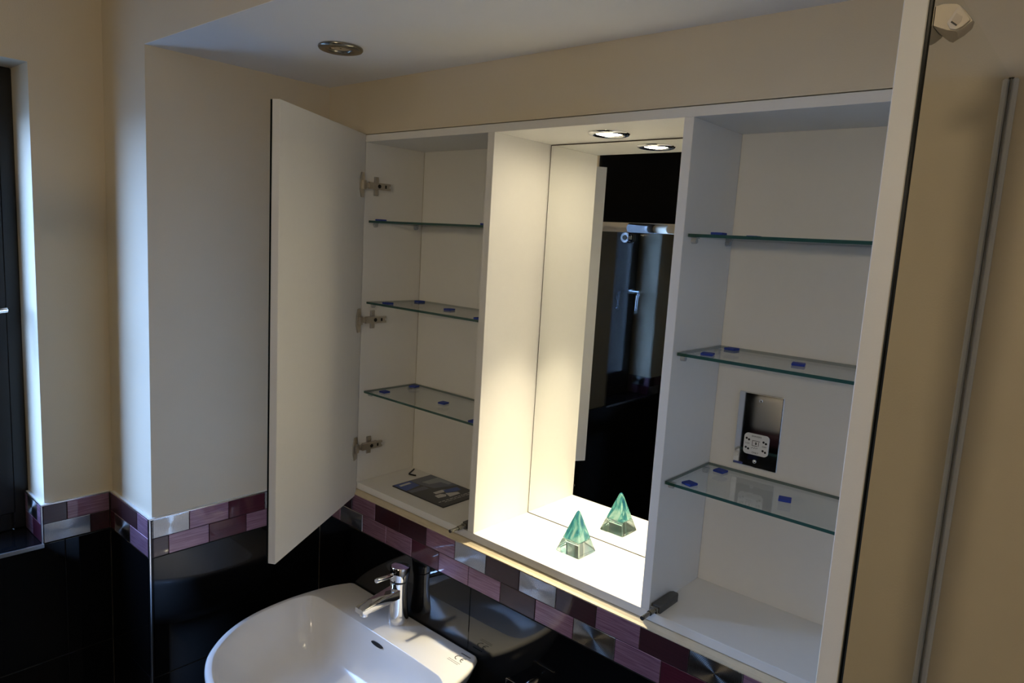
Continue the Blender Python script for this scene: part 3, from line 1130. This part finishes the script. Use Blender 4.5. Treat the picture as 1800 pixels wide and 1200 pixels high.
CY = -0.26
oh = [(0.0, -0.0105), (0.12, -0.0105), (0.232, -0.0105), (0.2395, -0.0115), (0.2425, -0.016)]
side_o = [(0.2425, -0.016), (0.262, -0.060), (0.274, -0.115), (0.281, -0.195), (0.272, -0.290), (0.243, -0.367), (0.194, -0.431), (0.143, -0.468), (0.075, -0.494), (0.0, -0.503)]
poly_o = [Vector(p) for p in oh[:-1]] + catmull(side_o, 10)
ih = [(0.0, -0.120), (0.14, -0.121), (0.228, -0.124)]
side_i = [(0.228, -0.124), (0.254, -0.136), (0.265, -0.165), (0.267, -0.205), (0.258, -0.285), (0.229, -0.358), (0.184, -0.419), (0.135, -0.455), (0.071, -0.480), (0.0, -0.489)]
poly_i = [Vector(p) for p in ih[:-1]] + catmull(side_i, 10)


def polar(poly, n):
    """radius of a closed half outline (mirrored in x) at n angles around (0, CY)"""
    full = poly + [Vector((-p.x, p.y)) for p in poly[::-1]][1:-1]
    c = Vector((0, CY))
    out = []
    for i in range(n):
        a = math.pi / 2 - 2 * math.pi * i / n
        d = Vector((math.cos(a), math.sin(a)))
        best = None
        for p, q in zip(full, full[1:] + full[:1]):
            e = q - p
            den = d.x * e.y - d.y * e.x
            if abs(den) < 1e-12:
                continue
            w = p - c
            t = (w.x * e.y - w.y * e.x) / den
            s = (w.x * d.y - w.y * d.x) / den
            if t > 0 and -1e-6 <= s <= 1 + 1e-6:
                best = t if best is None else max(best, t)
        out.append((d, best))
    return out


NB = 200
po, pi_ = polar(poly_o, NB), polar(poly_i, NB)


def ring(src, scale=1.0, off=0.0, z=0.0):
    return [(d.x * (r * scale + off), CY + d.y * (r * scale + off), z) for d, r in src]


rings = [ring(po, 0.35, 0, -0.20), ring(po, 0.62, 0, -0.175), ring(po, 0.84, 0, -0.115), ring(po, 0.965, 0, -0.04), ring(po, 0.992, 0, -0.016),
         ring(po, 1, 0, -0.008), ring(po, 1, -0.0012, -0.003), ring(po, 1, -0.004, -0.0005), ring(po, 1, -0.0065, 0),
         ring(pi_, 1, 0.0012, 0), ring(pi_, 1, 0.0, -0.0005), ring(pi_, 1, -0.0008, -0.002), ring(pi_, 1, -0.006, -0.013),
         ring(pi_, 0.93, 0, -0.045), ring(pi_, 0.87, 0, -0.075), ring(pi_, 0.78, 0, -0.105), ring(pi_, 0.65, 0, -0.124), ring(pi_, 0.45, 0, -0.134),
         ring(pi_, 0.25, 0, -0.138), ring(pi_, 0.12, 0, -0.140)]
bm = bm_new()
fs = rings_mesh(bm, rings)
bmesh.ops.recalc_face_normals(bm, faces=fs)
link('bowl', bm, 'ceramic', bs, smooth=50)
# overflow slot in the back of the bowl
bm = bm_new()
prism(bm, [(0.021 * math.cos(a), 0.0045 * math.sin(a)) for a in [2 * math.pi * k / 24 for k in range(24)]], 'y', -0.0015, 0.0015)
o = link('overflow_slot', bm, 'slot_black', bs, loc=(0.019, -0.1285, -0.0195), rot=(math.radians(-14), 0, 0))
bm = bm_new()
lathe(bm, [(0.021, 0), (0.021, 0.002), (0.016, 0.003), (0.004, 0.0035)], 28)
link('waste', bm, 'chrome', bs, loc=(0, CY, -0.1396), smooth=50)
# semi pedestal under the bowl
bm = bm_new()
fs = rings_mesh(bm, [[(0.10 * math.cos(a), -0.14 + 0.12 * math.sin(a), z) for a in [2 * math.pi * k / 32 for k in range(32)]] for z in (-0.84, -0.2)])
bmesh.ops.recalc_face_normals(bm, faces=fs)
link('pedestal', bm, 'ceramic', bs, smooth=50)
# conformity mark printed on the deck
flat = lambda x, y, z, a=0.0: Matrix.Translation((x, y, z)) @ Matrix.Rotation(a, 4, 'Z')
bm = bm_new()


def arc(cx, cy, r, w, a0, a1, n=14):
    for k in range(n):
        t0 = math.radians(a0 + (a1 - a0) * k / n)
        t1 = math.radians(a0 + (a1 - a0) * (k + 1) / n)
        f = bm.faces.new([bm.verts.new((cx + rr * math.cos(t), cy + rr * math.sin(t), 0.0003)) for rr, t in ((r, t0), (r, t1), (r - w, t1), (r - w, t0))])


arc(0.0, 0.0, 0.0085, 0.0018, 80, 280)
arc(0.017, 0.0, 0.0085, 0.0018, 80, 280)
f = bm.faces.new([bm.verts.new(p) for p in ((0.009, -0.0008, 0.0003), (0.016, -0.0008, 0.0003), (0.016, 0.0008, 0.0003), (0.009, 0.0008, 0.0003))])
bm.normal_update()
for f in bm.faces:
    if f.normal.z < 0:
        f.normal_flip()
mk = link('printed_mark', bm, 'print_black', bs, loc=(0.211, -0.047, 0.0002))
mk['label'] = 'small black CE mark printed on the deck'
bm = bm_new()
rnd = random.Random(11)
for row, (x0, x1, y) in enumerate(((-0.008, 0.020, 0.0165), (-0.016, 0.020, -0.0155), (-0.016, 0.016, -0.0205))):
    x = x0
    while x < x1:
        w = rnd.uniform(0.0015, 0.004)
        box(bm, x, x + w, y, y + (0.003 if row == 0 else 0.0009), 0.0, 0.0003)
        x += w + 0.0009
link('fine_print', bm, 'print_grey', bs, loc=(0.211, -0.047, 0.0002))['kind'] = 'stuff'

# ------------------------------------------------------------------ tap
tp = thing('mixer_tap', 'chrome single-lever mixer tap on the basin deck', 'tap', (0.245, -0.047, -0.28))
bm = bm_new()
lathe(bm, [(0.0262, 0.0003), (0.0268, 0.004), (0.0262, 0.012), (0.0240, 0.030), (0.0220, 0.050), (0.0208, 0.075), (0.0212, 0.095), (0.0220, 0.1045), (0.0200, 0.1055)], 48)
link('body', bm, 'chrome', tp, smooth=40)
bm = bm_new()
lathe(bm, [(0.0195, 0.1045), (0.0195, 0.1085)], 40)
link('gap_ring', bm, 'slot_black', tp, smooth=40)
hd = None
bm = bm_new()
lathe(bm, [(0.0215, 0.1080), (0.0235, 0.1095), (0.0240, 0.125), (0.0242, 0.141), (0.0225, 0.1432), (0.010, 0.1440), (0.002, 0.1440)], 48)
bmesh.ops.rotate(bm, verts=bm.verts, cent=(0, 0, 0.108), matrix=Matrix.Rotation(math.radians(-5), 3, 'X'))
hd = link('head', bm, 'chrome', tp, smooth=40)
bm = bm_new()
sweep(bm, [(0, -0.018, 0.126), (0, -0.030, 0.1265), (0, -0.070, 0.1285), (0, -0.0725, 0.1286)], [0.0058, 0.0056, 0.0062, 0.0045], 18)
link('lever', bm, 'chrome', hd, smooth=45)
bm = bm_new()


def spring(y, z, w, h, r=0.35):
    pts = []
    a, b = w / 2, h / 2
    c = min(a, b) * r
    for qx, qz, a0 in ((1, 1, 0), (-1, 1, 90), (-1, -1, 180), (1, -1, 270)):
        for k in range(5):
            t = math.radians(a0 + 22.5 * k)
            pts.append((qx * (a - c) + c * math.cos(t), y, z + qz * (b - c) + c * math.sin(t)))
    return pts


fs = rings_mesh(bm, [spring(-0.008, 0.080, 0.036, 0.028), spring(-0.030, 0.077, 0.035, 0.026), spring(-0.075, 0.0725, 0.033, 0.020),
                     spring(-0.112, 0.0695, 0.031, 0.0155), spring(-0.119, 0.069, 0.029, 0.012)])
bmesh.ops.recalc_face_normals(bm, faces=fs)
sp_ = link('spout', bm, 'chrome', tp, smooth=15)
bm = bm_new()
tube(bm, (0, -0.104, 0.054), (0, -0.104, 0.0635), 0.0105, 0.0115, 24)
link('aerator', bm, 'chrome', sp_, smooth=40)

# ------------------------------------------------------------------ hook plate at the bottom edge
tr = thing('towel_hook', 'square chrome towel hook plate standing off the black tiles right of the basin', 'hook', (0.644, YB, -0.280))
bm = bm_new()
box(bm, -0.030, 0.030, -0.048, -0.041, -0.030, 0.030)
bevel(bm, 0.0015, 2)
link('face_plate', bm, 'chrome', tr)
bm = bm_new()
tube(bm, (0, -0.041, 0), (0, -0.0003, 0), 0.011, 0.013, 24)
link('post', bm, 'chrome', tr, smooth=40)
bm = bm_new()
tube(bm, (0, -0.062, 0.0), (0, -0.0482, 0.0), 0.019, 0.021, 28)
link('knob', bm, 'chrome', tr, smooth=40)

# ------------------------------------------------------------------ slabs added on the far shower wall only for the shaver plate's reflection
for nm, lab, mt, x0, x1, z0, z1 in (('reflection_slab', 'added white slab on the far shower wall, for the shaver plate reflection', 'slab_white', 0.255, 0.410, -0.225, -0.05),
                                    ('reflection_slab', 'added dark plum slab below the white one, for the shaver plate reflection', 'slab_plum', 0.245, 0.425, -0.30, -0.23)):
    bm = bm_new()
    box(bm, x0, x1, YF + 0.001, YF + 0.05, z0, z1)
    bevel(bm, 0.02, 3)
    tag(link(nm, bm, mt, smooth=40), lab, 'towel')

# ------------------------------------------------------------------ shower screen behind the camera (seen in the niche mirror)
ss = thing('shower_screen', 'glass shower screen with chrome top rail, seen in the niche mirror', 'shower screen', (0.0, YS, FLOOR))
zz0 = -FLOOR
bm = bm_new()
box(bm, XW + 0.012, 0.45, -0.008, 0.0, 0.02, 0.74 + zz0)
link('glass_panel', bm, 'screen_glass', ss)
bm = bm_new()
box(bm, XW + 0.012, 0.45, -0.014, 0.014, 0.735 + zz0, 0.7795 + zz0)
bevel(bm, 0.003, 2)
link('top_rail', bm, 'chrome', ss, smooth=30)
bm = bm_new()
tube(bm, (-0.228, 0.004, 0.712 + zz0), (-0.228, 0.022, 0.712 + zz0), 0.026, 0.022, 28)
rr = link('roller', bm, 'chrome', ss, smooth=40)
bm = bm_new()
tube(bm, (-0.228, 0.022, 0.712 + zz0), (-0.228, 0.027, 0.712 + zz0), 0.012, 0.010, 20)
link('roller_cap', bm, 'brushed_steel', rr, smooth=40)
